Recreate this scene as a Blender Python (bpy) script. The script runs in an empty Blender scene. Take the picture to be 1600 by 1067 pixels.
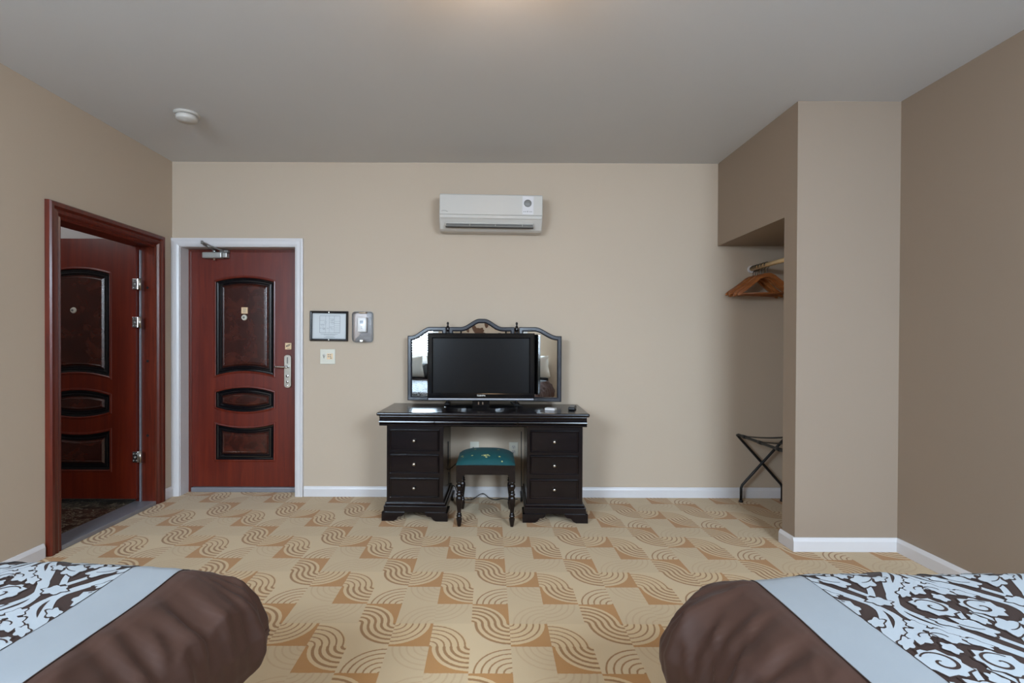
import bpy, bmesh, math, random
from math import sin, cos, pi, radians, sqrt, atan2, exp
from mathutils import Vector, Matrix, noise
random.seed(4)
scene = bpy.context.scene
COL = scene.collection

# ------------------------------------------------------------------ camera
H = 2.8                       # ceiling height
D = 4.2954                    # back wall
XL, XR = -2.6553, 2.5541      # side walls
XC, YC, YD = 1.9134, 3.1875, 3.3257   # closet face and pier
YR = -0.95                    # wall behind the camera
def cam_axes(p, y, r):
    p, y, r = radians(p), radians(y), radians(r)
    f = Vector((sin(y)*cos(p), cos(y)*cos(p), -sin(p)))
    ri = Vector((cos(y), -sin(y), 0)); u = ri.cross(f)
    return ri*cos(r) + u*sin(r), -ri*sin(r) + u*cos(r), f
cd = bpy.data.cameras.new('camera'); cam = bpy.data.objects.new('camera', cd); COL.objects.link(cam)
ri, u_, fw = cam_axes(0.4228, 0.0316, 0.2078)
m = Matrix.Identity(4)
for i in range(3):
    m[i][0], m[i][1], m[i][2] = ri[i], u_[i], -fw[i]
m[2][3] = 1.2882
cam.matrix_world = m
cd.sensor_width = 36; cd.lens = 18; cd.clip_start = 0.02
cd.shift_x = (800-764.4)/1600; cd.shift_y = (542.7-533.5)/1600
scene.camera = cam

# ------------------------------------------------------------------ light
scene.view_settings.view_transform = 'Standard'; scene.view_settings.look = 'None'
scene.view_settings.gamma = 1; scene.view_settings.use_curve_mapping = False
scene.view_settings.exposure = 0.0
w = bpy.data.worlds.new('world'); scene.world = w; w.use_nodes = True
w.node_tree.nodes['Background'].inputs[0].default_value = (0.80, 0.90, 1, 1)
w.node_tree.nodes['Background'].inputs[1].default_value = 1.0
WINS = [(-2.42, -1.38), (1.30, 2.40)]
WZ0, WZ1 = 0.98, 2.35
def area(name, loc, rot, sx, sy, power, col):
    l = bpy.data.lights.new(name, 'AREA'); l.shape = 'RECTANGLE'; l.size = sx; l.size_y = sy
    l.energy = power; l.color = col
    o = bpy.data.objects.new(name, l); COL.objects.link(o); o.location = loc; o.rotation_euler = rot
    return o
for i, (a, b) in enumerate(WINS):
    area('window_daylight', ((a+b)/2, YR-0.28, 1.80), (radians(50), 0, 0), b-a+.3, WZ1-WZ0+.5, 452, (0.65, 0.82, 1))
LAMP = (0.03, 1.83)
def spotlight(name, loc, power, col, r):
    l = bpy.data.lights.new(name, 'POINT'); l.energy = power; l.color = col; l.shadow_soft_size = r
    o = bpy.data.objects.new(name, l); COL.objects.link(o); o.location = loc
spotlight('lamp_light', (LAMP[0], LAMP[1], H-0.22), 11, (1, 0.66, 0.38), 0.12)
spotlight('side_room_light', (-3.55, 3.3, 2.45), 9, (0.95, 0.97, 1), 0.1)

# ------------------------------------------------------------------ materials
def srgb(r, g, b):
    f = lambda c: (c/255/12.92 if c/255 <= .04045 else ((c/255+.055)/1.055)**2.4)
    return (f(r), f(g), f(b), 1)
class NT:
    def __init__(s, name):
        s.m = bpy.data.materials.new(name); s.m.use_nodes = True
        s.n = s.m.node_tree.nodes; s.l = s.m.node_tree.links
        s.b = s.n['Principled BSDF']
    def node(s, t, **k):
        n = s.n.new(t)
        for a, v in k.items(): setattr(n, a, v)
        return n
    def put(s, sock, v):
        if hasattr(v, 'is_output') or isinstance(v, bpy.types.NodeSocket): s.l.new(v, sock)
        else: sock.default_value = v
    def math(s, op, a, b=None, c=None):
        n = s.node('ShaderNodeMath', operation=op); s.put(n.inputs[0], a)
        if b is not None: s.put(n.inputs[1], b)
        if c is not None: s.put(n.inputs[2], c)
        return n.outputs[0]
    def mix(s, f, a, b):
        n = s.node('ShaderNodeMix', data_type='RGBA'); s.put(n.inputs[0], f); s.put(n.inputs[6], a); s.put(n.inputs[7], b)
        return n.outputs[2]
    def coord(s, which='Object', scale=(1, 1, 1)):
        t = s.node('ShaderNodeTexCoord'); mp = s.node('ShaderNodeMapping')
        s.l.new(t.outputs[which], mp.inputs[0]); mp.inputs['Scale'].default_value = scale
        return mp.outputs[0]
    def noise(s, vec, scale, detail=4, rough=.5, dist=0):
        n = s.node('ShaderNodeTexNoise'); s.l.new(vec, n.inputs['Vector']); n.inputs['Scale'].default_value = scale
        n.inputs['Detail'].default_value = detail; n.inputs['Roughness'].default_value = rough
        n.inputs['Distortion'].default_value = dist
        return n.outputs['Fac']
    def ramp(s, f, stops):
        n = s.node('ShaderNodeValToRGB'); s.l.new(f, n.inputs[0])
        e = n.color_ramp.elements
        while len(e) < len(stops): e.new(.5)
        for x, (p, c) in zip(e, stops): x.position = p; x.color = c
        return n.outputs[0]
    def bump(s, h, st, dist=.001):
        n = s.node('ShaderNodeBump'); s.l.new(h, n.inputs['Height']); n.inputs['Strength'].default_value = st
        n.inputs['Distance'].default_value = dist
        s.l.new(n.outputs[0], s.b.inputs['Normal'])
    def col(s, v): s.put(s.b.inputs['Base Color'], v)
    def set(s, **k):
        for a, v in k.items(): s.b.inputs[a.replace('_', ' ')].default_value = v
def simple(name, c, rough=.5, metal=0, spec=.5, var=.06, vs=30, bump=.1, bs=200, coat=0, coat_r=.1):
    t = NT(name); v = t.coord()
    n = t.noise(v, vs, 4)
    c2 = tuple(x*(1-var*2) for x in c[:3]) + (1,); c3 = tuple(min(1, x*(1+var)) for x in c[:3]) + (1,)
    t.col(t.mix(n, c2, c3)); t.set(Roughness=rough, Metallic=metal)
    t.b.inputs['Specular IOR Level'].default_value = spec
    t.b.inputs['Coat Weight'].default_value = coat; t.b.inputs['Coat Roughness'].default_value = coat_r
    if bump: t.bump(t.noise(v, bs, 3), bump)
    return t.m
def wall_paint(name, c):
    t = NT(name); v = t.coord()
    n = t.noise(v, .9, 3); t.col(t.mix(n, tuple(x*.97 for x in c[:3])+(1,), tuple(x*1.03 for x in c[:3])+(1,)))
    t.set(Roughness=.62); t.b.inputs['Specular IOR Level'].default_value = .3
    t.bump(t.noise(v, 260, 5), .10, .0008)
    return t.m
M = {}
M['wall'] = wall_paint('beige_wall_paint', srgb(184, 166, 146))
M['taupe'] = wall_paint('taupe_wall_paint', srgb(148, 130, 113))
M['ceil'] = wall_paint('ceiling_paint', srgb(208, 207, 206))
M['sidewall'] = wall_paint('pale_grey_paint', srgb(190, 186, 184))
M['white'] = simple('white_trim_paint', srgb(207, 202, 201), .35, var=.02, vs=3, bump=.05, bs=60)
M['plastic'] = simple('white_plastic', srgb(192, 186, 178), .28, var=.01, bump=0)
M['plastic_grey'] = simple('grey_plastic', srgb(120, 117, 112), .4, var=.03, bump=0)
M['cream'] = simple('cream_plastic', srgb(206, 200, 184), .35, var=.01, bump=0)
M['black'] = simple('black_gloss_plastic', srgb(10, 11, 14), .12, var=.05, bump=0)
M['blackm'] = simple('black_rubber', srgb(14, 14, 16), .5, var=.1, bump=.1)
M['dark'] = simple('dark_void', srgb(8, 8, 8), .8, var=.1, bump=0)
M['steel'] = simple('brushed_steel', srgb(196, 190, 180), .3, 1, var=.05, vs=60, bump=.05)
M['chrome'] = simple('chrome', srgb(225, 228, 232), .12, 1, var=.02, bump=0)
M['silver'] = simple('silver_paint', srgb(178, 176, 170), .38, .6, var=.03, bump=.03)
M['gold'] = simple('gold_sticker', srgb(222, 190, 148), .4, var=.03, bump=0)
M['ink'] = simple('dark_ink', srgb(40, 36, 38), .6, var=.05, bump=0)
M['midink'] = simple('grey_ink', srgb(92, 96, 104), .6, var=.05, bump=0)
M['paper'] = simple('plan_paper', srgb(194, 196, 196), .5, var=.01, bump=0)
M['darksteel'] = simple('dark_steel', srgb(84, 78, 72), .3, .9, var=.05, bump=0)
M['alu'] = simple('grey_aluminium', srgb(150, 150, 156), .42, .55, var=.08, vs=12, bump=.05)
M['rodwood'] = simple('pale_wood_rod', srgb(206, 176, 130), .45, var=.08, vs=20, bump=.05)
M['pillow'] = simple('white_cotton', srgb(225, 221, 212), .85, spec=.2, var=.02, bump=.2, bs=300)
M['mirror'] = simple('mirror_glass', (0.78, 0.80, 0.80, 1), .0, 1, var=0, bump=0)
def frosted():
    t = NT('tv_screen_glass'); t.col((.002, .0022, .003, 1)); t.set(Roughness=.24)
    v = t.coord(); t.bump(t.noise(v, 500, 2), .02, .0002); t.b.inputs['Specular IOR Level'].default_value = .36
    return t.m
M['screen'] = frosted()
def clear(name, tint, f=.12, rough=.05):
    t = NT(name); tr = t.node('ShaderNodeBsdfTransparent'); tr.inputs[0].default_value = tint
    gl = t.node('ShaderNodeBsdfGlossy'); gl.inputs['Roughness'].default_value = rough
    lw = t.node('ShaderNodeLayerWeight'); lw.inputs[0].default_value = .3
    fac = t.math('MULTIPLY_ADD', lw.outputs['Fresnel'], .8, f*.5)
    ms = t.node('ShaderNodeMixShader'); t.l.new(fac, ms.inputs[0]); t.l.new(tr.outputs[0], ms.inputs[1]); t.l.new(gl.outputs[0], ms.inputs[2])
    t.l.new(ms.outputs[0], t.n['Material Output'].inputs[0])
    return t.m
M['clear'] = clear('clear_acrylic', (1, .985, .985, 1), .02, .22)
M['glass'] = clear('window_glass', (.97, .98, .98, 1))
def wood(name, cdark, cmid, clight, scale=(30, 30, 1.5), rough=.3, coat=.4, sc=1.6, bump=.05, spec=.5):
    t = NT(name); v = t.coord('Object', scale)
    n = t.noise(v, sc, 6, .6, .6); n2 = t.noise(t.coord('Object', (1, 1, 1)), 3.5, 3)
    c = t.ramp(n, [(.25, cdark), (.5, cmid), (.78, clight)])
    c = t.mix(t.math('MULTIPLY', n2, .35), c, cdark)
    t.col(c); t.set(Roughness=rough); t.b.inputs['Coat Weight'].default_value = coat; t.b.inputs['Coat Roughness'].default_value = .18
    t.b.inputs['Specular IOR Level'].default_value = spec
    t.bump(n, bump, .0006)
    return t.m
M['mahog'] = wood('mahogany_door_wood', srgb(76, 15, 2), srgb(98, 25, 5), srgb(118, 37, 10), rough=.4, coat=.14, scale=(16, 16, 1))
M['mahog_trim'] = wood('mahogany_trim_wood', srgb(64, 19, 8), srgb(92, 30, 14), srgb(114, 42, 21), rough=.33, coat=.18)
M['burl'] = wood('dark_burl_wood', srgb(34, 12, 8), srgb(62, 25, 17), srgb(88, 38, 24), scale=(3, 3, 3), rough=.25, sc=2.6)
M['blackwood'] = simple('black_lacquer', srgb(13, 12, 15), .18, var=.1, bump=0, coat=.5)
M['espresso'] = wood('espresso_wood', srgb(9, 5, 8), srgb(15, 9, 12), srgb(27, 17, 20), scale=(1.5, 20, 20), rough=.24, coat=.22, spec=.35, sc=2, bump=.03)
M['espresso_v'] = wood('espresso_wood_upright', srgb(10, 5, 6), srgb(17, 9, 10), srgb(30, 17, 17), scale=(20, 20, 1.5), rough=.26, coat=.22, spec=.35, sc=2, bump=.03)
M['slateframe'] = wood('mirror_frame_wood', srgb(22, 20, 26), srgb(32, 31, 38), srgb(48, 47, 55), scale=(8, 20, 8), rough=.35, coat=.3, sc=2)
M['hanger'] = wood('hanger_wood', srgb(118, 64, 28), srgb(160, 94, 46), srgb(192, 124, 66), scale=(2, 20, 20), rough=.4, coat=.3)

def carpet():
    t = NT('scroll_tile_carpet')
    tc = t.node('ShaderNodeTexCoord'); sx = t.node('ShaderNodeSeparateXYZ')
    wob = t.node('ShaderNodeTexNoise'); t.l.new(tc.outputs['Object'], wob.inputs['Vector']); wob.inputs['Scale'].default_value = 160
    wob.inputs['Detail'].default_value = 2
    va = t.node('ShaderNodeVectorMath', operation='MULTIPLY_ADD'); t.l.new(wob.outputs['Color'], va.inputs[0])
    va.inputs[1].default_value = (.006, .006, 0); t.l.new(tc.outputs['Object'], va.inputs[2])
    t.l.new(va.outputs[0], sx.inputs[0])
    u = t.math('MULTIPLY', t.math('ADD', sx.outputs[0], .088+.522*20-.003), 1/.1742)
    v = t.math('MULTIPLY', t.math('SUBTRACT', 2.523+.5325*20+.003, sx.outputs[1]), 1/.1775)
    fu = t.math('FRACT', u); fv = t.math('FRACT', v)
    cu = t.math('MODULO', t.math('FLOOR', u), 3); cv = t.math('MODULO', t.math('FLOOR', v), 3)
    def eq(a, k): return t.math('COMPARE', a, float(k), .25)
    C = [eq(cu, k) for k in range(3)]; R = [eq(cv, k) for k in range(3)]
    cell = {(r, c): t.math('MULTIPLY', R[r], C[c]) for r in range(3) for c in range(3)}
    def tot(lst):
        s = None
        for k in lst:
            s = cell[k] if s is None else t.math('ADD', s, cell[k])
        return s
    # centre corner of each quarter circle: right edge (x=1), lower edge (v=1)
    xr = tot([(1, 0), (2, 2), (2, 0), (2, 1), (0, 1)])
    yb = tot([(0, 0), (1, 2), (2, 0), (0, 1)])
    dx = t.math('SUBTRACT', fu, xr); dy = t.math('SUBTRACT', fv, yb)
    r = t.math('SQRT', t.math('ADD', t.math('MULTIPLY', dx, dx), t.math('MULTIPLY', dy, dy)))
    typeA = tot([(0, 0), (1, 1), (2, 2)])                 # solid corner outside the arcs
    faint = tot([(0, 1), (0, 2), (2, 1)])
    thick = tot([(0, 0), (1, 0), (2, 2)])
    typeB = t.math('SUBTRACT', 1, typeA)
    # stripe centres .12+.17k (A) and .03+.17k (B)
    ph = t.math('ADD', t.math('MULTIPLY', typeA, -.12), t.math('MULTIPLY', typeB, -.03))
    q = t.math('FRACT', t.math('ADD', t.math('MULTIPLY', t.math('ADD', r, ph), 1/.17), 10.5))
    dist = t.math('ABSOLUTE', t.math('SUBTRACT', q, .5))
    half = t.math('ADD', .165, t.math('MULTIPLY', thick, .09))
    st = t.math('MULTIPLY', t.math('SUBTRACT', half, dist), 12); st = t.math('MINIMUM', t.math('MAXIMUM', st, 0), 1)
    ins = t.math('LESS_THAN', r, t.math('ADD', .93, t.math('MULTIPLY', typeA, .0)))
    st = t.math('MULTIPLY', st, ins)
    solid = t.math('MULTIPLY', typeA, t.math('GREATER_THAN', r, .925))
    shade = t.math('SUBTRACT', 1, t.math('MULTIPLY', faint, .80))
    st = t.math('MULTIPLY', st, shade)
    warm = t.math('MULTIPLY', tot([(0, 0), (1, 1), (1, 0), (2, 2), (1, 2)]), t.math('LESS_THAN', r, .93))
    n1 = t.noise(tc.outputs['Object'], 420, 3, .7); n2 = t.noise(tc.outputs['Object'], 5, 3)
    beige = t.mix(warm, srgb(208, 181, 141), srgb(210, 179, 134))
    beige = t.mix(t.math('MULTIPLY', faint, .45), beige, srgb(190, 166, 130))
    c = t.mix(st, beige, srgb(150, 107, 60))
    c = t.mix(solid, c, srgb(176, 123, 62))
    c = t.mix(t.math('MULTIPLY', t.math('SUBTRACT', n1, .35), .55), c, srgb(120, 88, 58))
    c = t.mix(t.math('MULTIPLY_ADD', n2, .12, .12), c, srgb(140, 112, 84))
    t.col(c); t.set(Roughness=.95); t.b.inputs['Specular IOR Level'].default_value = .1
    t.b.inputs['Sheen Weight'].default_value = .15
    hh = t.math('SUBTRACT', t.math('MULTIPLY', n1, .7), t.math('MULTIPLY', st, .5))
    t.bump(hh, .6, .003)
    return t.m
M['carpet'] = carpet()
def marble():
    t = NT('dark_marble'); v = t.coord()
    n = t.noise(v, 5, 8, .65, 2.0)
    vein = t.ramp(n, [(.38, srgb(40, 35, 30)), (.49, srgb(78, 69, 58)), (.505, srgb(170, 156, 136)), (.525, srgb(60, 52, 45)), (.8, srgb(96, 84, 70))])
    t.col(vein); t.set(Roughness=.15)
    return t.m
M['marble'] = marble()
def cloth(name, c, c2, bs=500):
    t = NT(name); v = t.coord(); n = t.noise(v, 9, 4)
    t.col(t.mix(n, c2, c)); t.set(Roughness=.62); t.b.inputs['Specular IOR Level'].default_value = .35
    t.b.inputs['Sheen Weight'].default_value = .03
    t.bump(t.noise(t.coord('Object', (1, 1, 1)), bs, 2), .12, .0006)
    return t.m
M['brown'] = cloth('chocolate_satin', srgb(68, 43, 33), srgb(60, 38, 29))
M['blue'] = cloth('pale_blue_cotton', srgb(140, 144, 147), srgb(134, 138, 142))
M['ground'] = cloth('chocolate_ground', srgb(50, 33, 27), srgb(44, 29, 24))
M['print'] = cloth('pale_blue_print', srgb(160, 165, 168), srgb(153, 158, 162))
M['teal'] = cloth('teal_fabric', srgb(20, 78, 80), srgb(15, 64, 68), 400)
M['motif'] = simple('gold_thread', srgb(178, 178, 120), .6, var=.3, vs=120, bump=.2)
def emit(name, c, s):
    t = NT(name); t.col(c); t.b.inputs['Emission Color'].default_value = c; t.b.inputs['Emission Strength'].default_value = s
    return t.m
M['lampglass'] = emit('lit_lamp_glass', (1, .86, .70, 1), 4)
M['artpaper'] = simple('art_paper', srgb(226, 208, 188), .6, var=.05, bump=0)
M['artbrown'] = simple('art_brown', srgb(120, 86, 66), .6, var=.2, bump=0)

# ------------------------------------------------------------------ helpers
def T(loc=(0, 0, 0), rot=(0, 0, 0)):
    from mathutils import Euler
    return Matrix.Translation(loc) @ Euler(rot).to_matrix().to_4x4()
def box(bm, x0, x1, y0, y1, z0, z1, bev=0, seg=2, mi=0, mx=None):
    b = bmesh.new()
    r = bmesh.ops.create_cube(b, size=1)
    for v in b.verts:
        v.co = Vector(((x0+x1)/2+v.co.x*(x1-x0), (y0+y1)/2+v.co.y*(y1-y0), (z0+z1)/2+v.co.z*(z1-z0)))
    if bev: bmesh.ops.bevel(b, geom=list(b.edges), offset=bev, segments=seg, profile=.5, affect='EDGES')
    merge(bm, b, mi, mx)
def merge(bm, b, mi=0, mx=None):
    if mx is not None: bmesh.ops.transform(b, matrix=mx, verts=b.verts)
    bmesh.ops.recalc_face_normals(b, faces=b.faces)
    mp = {v: bm.verts.new(v.co) for v in b.verts}
    for f in b.faces:
        try:
            nf = bm.faces.new([mp[v] for v in f.verts]); nf.material_index = mi; nf.smooth = f.smooth
        except ValueError: pass
    b.free()
def lathe(bm, prof, seg=24, mx=None, mi=0, smooth=True):
    b = bmesh.new(); rings = []
    for r, z in prof:
        if r < 1e-5: rings.append([b.verts.new((0, 0, z))])
        else: rings.append([b.verts.new((r*cos(2*pi*k/seg), r*sin(2*pi*k/seg), z)) for k in range(seg)])
    for A, B in zip(rings, rings[1:]):
        for k in range(seg):
            k2 = (k+1) % seg
            if len(A) == 1 and len(B) == 1: continue
            if len(A) == 1: f = b.faces.new((A[0], B[k], B[k2]))
            elif len(B) == 1: f = b.faces.new((A[k], A[k2], B[0]))
            else: f = b.faces.new((A[k], A[k2], B[k2], B[k]))
            f.smooth = smooth
    for Rg in (rings[0], rings[-1]):
        if len(Rg) > 1: b.faces.new(Rg)
    merge(bm, b, mi, mx)
def cyl(bm, p0, p1, r, seg=16, mi=0, r2=None):
    p0, p1 = Vector(p0), Vector(p1); d = p1-p0
    q = d.to_track_quat('Z', 'Y').to_matrix().to_4x4()
    lathe(bm, [(r, 0), (r if r2 is None else r2, d.length)], seg, Matrix.Translation(p0) @ q, mi)
def tube(bm, pts, r, seg=8, mi=0, sub=1):
    pts = [Vector(p) for p in pts]
    if sub > 1:
        out = []
        n = len(pts)
        for i in range(n-1):
            p0 = pts[max(i-1, 0)]; p1 = pts[i]; p2 = pts[i+1]; p3 = pts[min(i+2, n-1)]
            for k in range(sub):
                t = k/sub
                out.append(.5*((2*p1)+(-p0+p2)*t+(2*p0-5*p1+4*p2-p3)*t*t+(-p0+3*p1-3*p2+p3)*t**3))
        out.append(pts[-1]); pts = out
    b = bmesh.new(); rings = []; up = Vector((.1, .2, 1)).normalized()
    for i, p in enumerate(pts):
        d = (pts[min(i+1, len(pts)-1)]-pts[max(i-1, 0)]).normalized()
        a = up-d*up.dot(d)
        if a.length < .05: a = Vector((1, 0, 0))-d*d.x
        a.normalize(); up = a; c = d.cross(a)
        rings.append([b.verts.new(p+(a*cos(2*pi*k/seg)+c*sin(2*pi*k/seg))*r) for k in range(seg)])
    for A, B in zip(rings, rings[1:]):
        for k in range(seg):
            f = b.faces.new((A[k], A[(k+1) % seg], B[(k+1) % seg], B[k])); f.smooth = True
    b.faces.new(rings[0]); b.faces.new(rings[-1])
    merge(bm, b, mi)
def prism(bm, pts, h0, h1, P, mi=0, bev=0):
    """polygon pts (u,v) between heights h0, h1; P maps (u,v,h)->xyz"""
    b = bmesh.new()
    A = [b.verts.new(P(u, v, h0)) for u, v in pts]; B = [b.verts.new(P(u, v, h1)) for u, v in pts]
    n = len(pts)
    for k in range(n): b.faces.new((A[k], A[(k+1) % n], B[(k+1) % n], B[k]))
    b.faces.new(A); f = b.faces.new(B)
    if bev: bmesh.ops.bevel(b, geom=[e for e in f.edges], offset=bev, segments=2, profile=.5, affect='EDGES')
    merge(bm, b, mi)
def sweep(bm, path, prof, P, closed=False, mi=0):
    """mitred moulding: path (u,v), prof list of (offset to the left of travel, height)"""
    b = bmesh.new(); n = len(path); rows = []
    for i in range(n):
        p = Vector(path[i])
        a = Vector(path[i-1]) if (i > 0 or closed) else None
        c = Vector(path[(i+1) % n]) if (i < n-1 or closed) else None
        d1 = (p-a).normalized() if a is not None else (c-p).normalized()
        d2 = (c-p).normalized() if c is not None else d1
        n1 = Vector((-d1.y, d1.x)); n2 = Vector((-d2.y, d2.x))
        mt = (n1+n2); mt = mt/max(.2, (1+n1.dot(n2)))
        rows.append([b.verts.new(P(p.x+mt.x*o, p.y+mt.y*o, h)) for o, h in prof])
    k = len(prof)
    for i in range(n if closed else n-1):
        A, B = rows[i], rows[(i+1) % n]
        for j in range(k): b.faces.new((A[j], A[(j+1) % k], B[(j+1) % k], B[j]))
    if not closed: b.faces.new(rows[0]); b.faces.new(rows[-1])
    merge(bm, b, mi)
def obj(name, bm, mats, parent=None, smooth=None, loc=None, rot=None):
    me = bpy.data.meshes.new(name); bm.to_mesh(me); bm.free()
    for x in (mats if isinstance(mats, (list, tuple)) else [mats]): me.materials.append(M[x])
    if smooth is not None:
        for p in me.polygons: p.use_smooth = smooth
    o = bpy.data.objects.new(name, me); COL.objects.link(o)
    if parent is not None: o.parent = parent
    if loc is not None: o.location = loc
    if rot is not None: o.rotation_euler = rot
    return o
def tag(o, label, cat, group=None):
    o['label'] = label; o['category'] = cat
    if group: o['group'] = group
    return o
def thing(name, label, cat, loc=(0, 0, 0), rot=(0, 0, 0), group=None):
    o = bpy.data.objects.new(name, None); COL.objects.link(o); o.empty_display_size = .1
    o.location = loc; o.rotation_euler = rot
    return tag(o, label, cat, group)
def struct(name, bm, mats, label=None, cat=None, **k):
    o = obj(name, bm, mats, **k); o['kind'] = 'structure'
    if label: tag(o, label, cat)
    return o
N = bmesh.new

# ------------------------------------------------------------------ room shell
WT = .14
b = N(); box(b, XL-WT, XR+WT, YR-WT, 4.6, -.1, 0)
struct('floor', b, 'carpet', 'beige carpet with brown arc and scroll squares across the room', 'floor')
b = N(); box(b, XL-WT, XR+WT, YR-WT, 4.6, H, H+.1)
struct('ceiling', b, 'ceil', 'plain grey white painted ceiling over the whole room', 'ceiling')
MD = (-2.592, -1.622, 2.094)          # entry door opening x0 x1 z
b = N(); y0, y1 = D, D+.20
box(b, XL, MD[0], y0, y1, 0, H); box(b, MD[1], XR, y0, y1, 0, H); box(b, MD[0], MD[1], y0, y1, MD[2], H)
struct('wall_back', b, 'wall', 'beige painted back wall behind the black desk', 'wall')
LD = (3.160, 4.056, 2.045)            # side door opening y0 y1 z
b = N(); x0, x1 = XL-WT, XL
box(b, x0, x1, YR-WT, LD[0], 0, H); box(b, x0, x1, LD[1], 4.6, 0, H); box(b, x0, x1, LD[0], LD[1], LD[2], H)
struct('wall_left', b, 'wall', 'beige left wall around the dark red door frame', 'wall')
b = N(); box(b, XR, XR+WT, YR-WT, 4.6, 0, H)
struct('wall_right', b, 'taupe', 'darker taupe right wall with one outlet', 'wall')
b = N(); box(b, XC, XR, YC, YD, 0, H)
box(b, XC, XR, YD, D, 2.113, H)
struct('wall_closet', b, 'taupe', 'taupe closet wall with dropped header over the hanging space', 'wall')
b = N()
xs = [XL] + [v for w_ in WINS for v in w_] + [XR]
for i in range(0, len(xs), 2): box(b, xs[i], xs[i+1], YR-WT, YR, 0, H)
for a, c in WINS: box(b, a, c, YR-WT, YR, 0, WZ0); box(b, a, c, YR-WT, YR, WZ1, H)
struct('wall_front', b, 'wall', 'beige wall behind the camera seen only in the mirror', 'wall')

# windows behind the camera
slat = N(); box(slat, -.5, .5, -.0245, .0245, -.0012, .0012)
slat_me = None
for wi, (a, c) in enumerate(WINS):
    b = N(); wx = (c-a)
    P = lambda u, v, h: (u, YR-.02+h*0-.0+(-h), v)
    sweep(b, [(a, WZ0), (c, WZ0), (c, WZ1), (a, WZ1)], [(-.06, -.035), (.0, -.035), (.0, .10), (.045, .10), (.045, -.02), (-.06, -.02)], P, True)
    wo = struct('window_%d' % (wi+1), b, 'white', ('left' if wi == 0 else 'right') + ' white blinded window in the wall behind the camera', 'window')
    b = N(); box(b, a+.045, c-.045, YR-.10, YR-.094, WZ0+.045, WZ1-.045); obj('pane', b, 'glass', wo)
    b = N(); box(b, a+.02, c-.02, YR-.05, YR+.0, WZ1-.06, WZ1-.01, .005); obj('head_rail', b, 'white', wo)
    k = 0; z = WZ0+.04
    while z < WZ1-.07:
        if slat_me is None:
            s = obj('slat', slat, 'white', wo); slat_me = s.data
        else:
            s = bpy.data.objects.new('slat', slat_me); COL.objects.link(s); s.parent = wo
        s.location = ((a+c)/2, YR-.03, z); s.rotation_euler = (radians(-44), 0, 0); s.scale = (wx-.1, 1, 1)
        z += .046

# baseboards
BH, BT = .086, .016
def bprof(bm, p0, p1, side):
    """baseboard along p0->p1, thickness to the given normal"""
    p0, p1 = Vector(p0), Vector(p1); d = (p1-p0).normalized(); n = Vector(side)
    pr = [(0, .001), (BT, .001), (BT, BH-.022), (BT-.004, BH-.012), (BT-.010, BH), (0, BH)]
    b2 = bmesh.new()
    A = [b2.verts.new((p0.x+n.x*o, p0.y+n.y*o, z)) for o, z in pr]; B = [b2.verts.new((p1.x+n.x*o, p1.y+n.y*o, z)) for o, z in pr]
    k = len(pr)
    for j in range(k): b2.faces.new((A[j], A[(j+1) % k], B[(j+1) % k], B[j]))
    b2.faces.new(A); b2.faces.new(B); merge(bm, b2)
b = N(); bprof(b, (-1.548, D), (XR, D), (0, -1)); struct('baseboard_back', b, 'white')
b = N(); bprof(b, (XL, YR), (XL, 3.046), (1, 0)); bprof(b, (XL, 4.152), (XL, D), (1, 0)); struct('baseboard_left', b, 'white')
b = N(); bprof(b, (XR, YR), (XR, YC), (-1, 0)); struct('baseboard_right', b, 'white')
b = N(); bprof(b, (XC-BT, YC), (XR, YC), (0, -1)); bprof(b, (XC, YC), (XC, YD+.012), (-1, 0)); struct('baseboard_closet', b, 'white')

# ------------------------------------------------------------------ doors
def arcy(x, xa, xb, zc, za):
    """corner height zc, apex height za, parabola-like arc"""
    t = (2*x-xa-xb)/(xb-xa); R = t*t
    return za+(zc-za)*R
PAN = [  # top corner, top apex, bottom corner, bottom apex
    (1.824, 1.866, .984, 1.026), (.872, .918, .719, .674), (.606, .568, .260, .260)]
def panel_outline(spec, xa, xb, ins, n=16):
    tc, ta, bc, ba = spec; pts = []
    A, B = xa+ins, xb-ins
    for k in range(n+1):
        x = A+(B-A)*k/n; pts.append((x, arcy(x, xa, xb, bc, ba)+ins))
    for k in range(n+1):
        x = B-(B-A)*k/n; pts.append((x, arcy(x, xa, xb, tc, ta)-ins))
    return pts
def ringmesh(spec, xa, xb, steps, P, cap):
    b2 = bmesh.new(); rows = []
    for ins, h in steps: rows.append([b2.verts.new(P(x, z, h)) for x, z in panel_outline(spec, xa, xb, ins)])
    for A, B in zip(rows, rows[1:]):
        n = len(A)
        for k in range(n): b2.faces.new((A[k], A[(k+1) % n], B[(k+1) % n], B[k]))
    if cap: b2.faces.new(rows[-1])
    out = N(); merge(out, b2); return out
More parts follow.
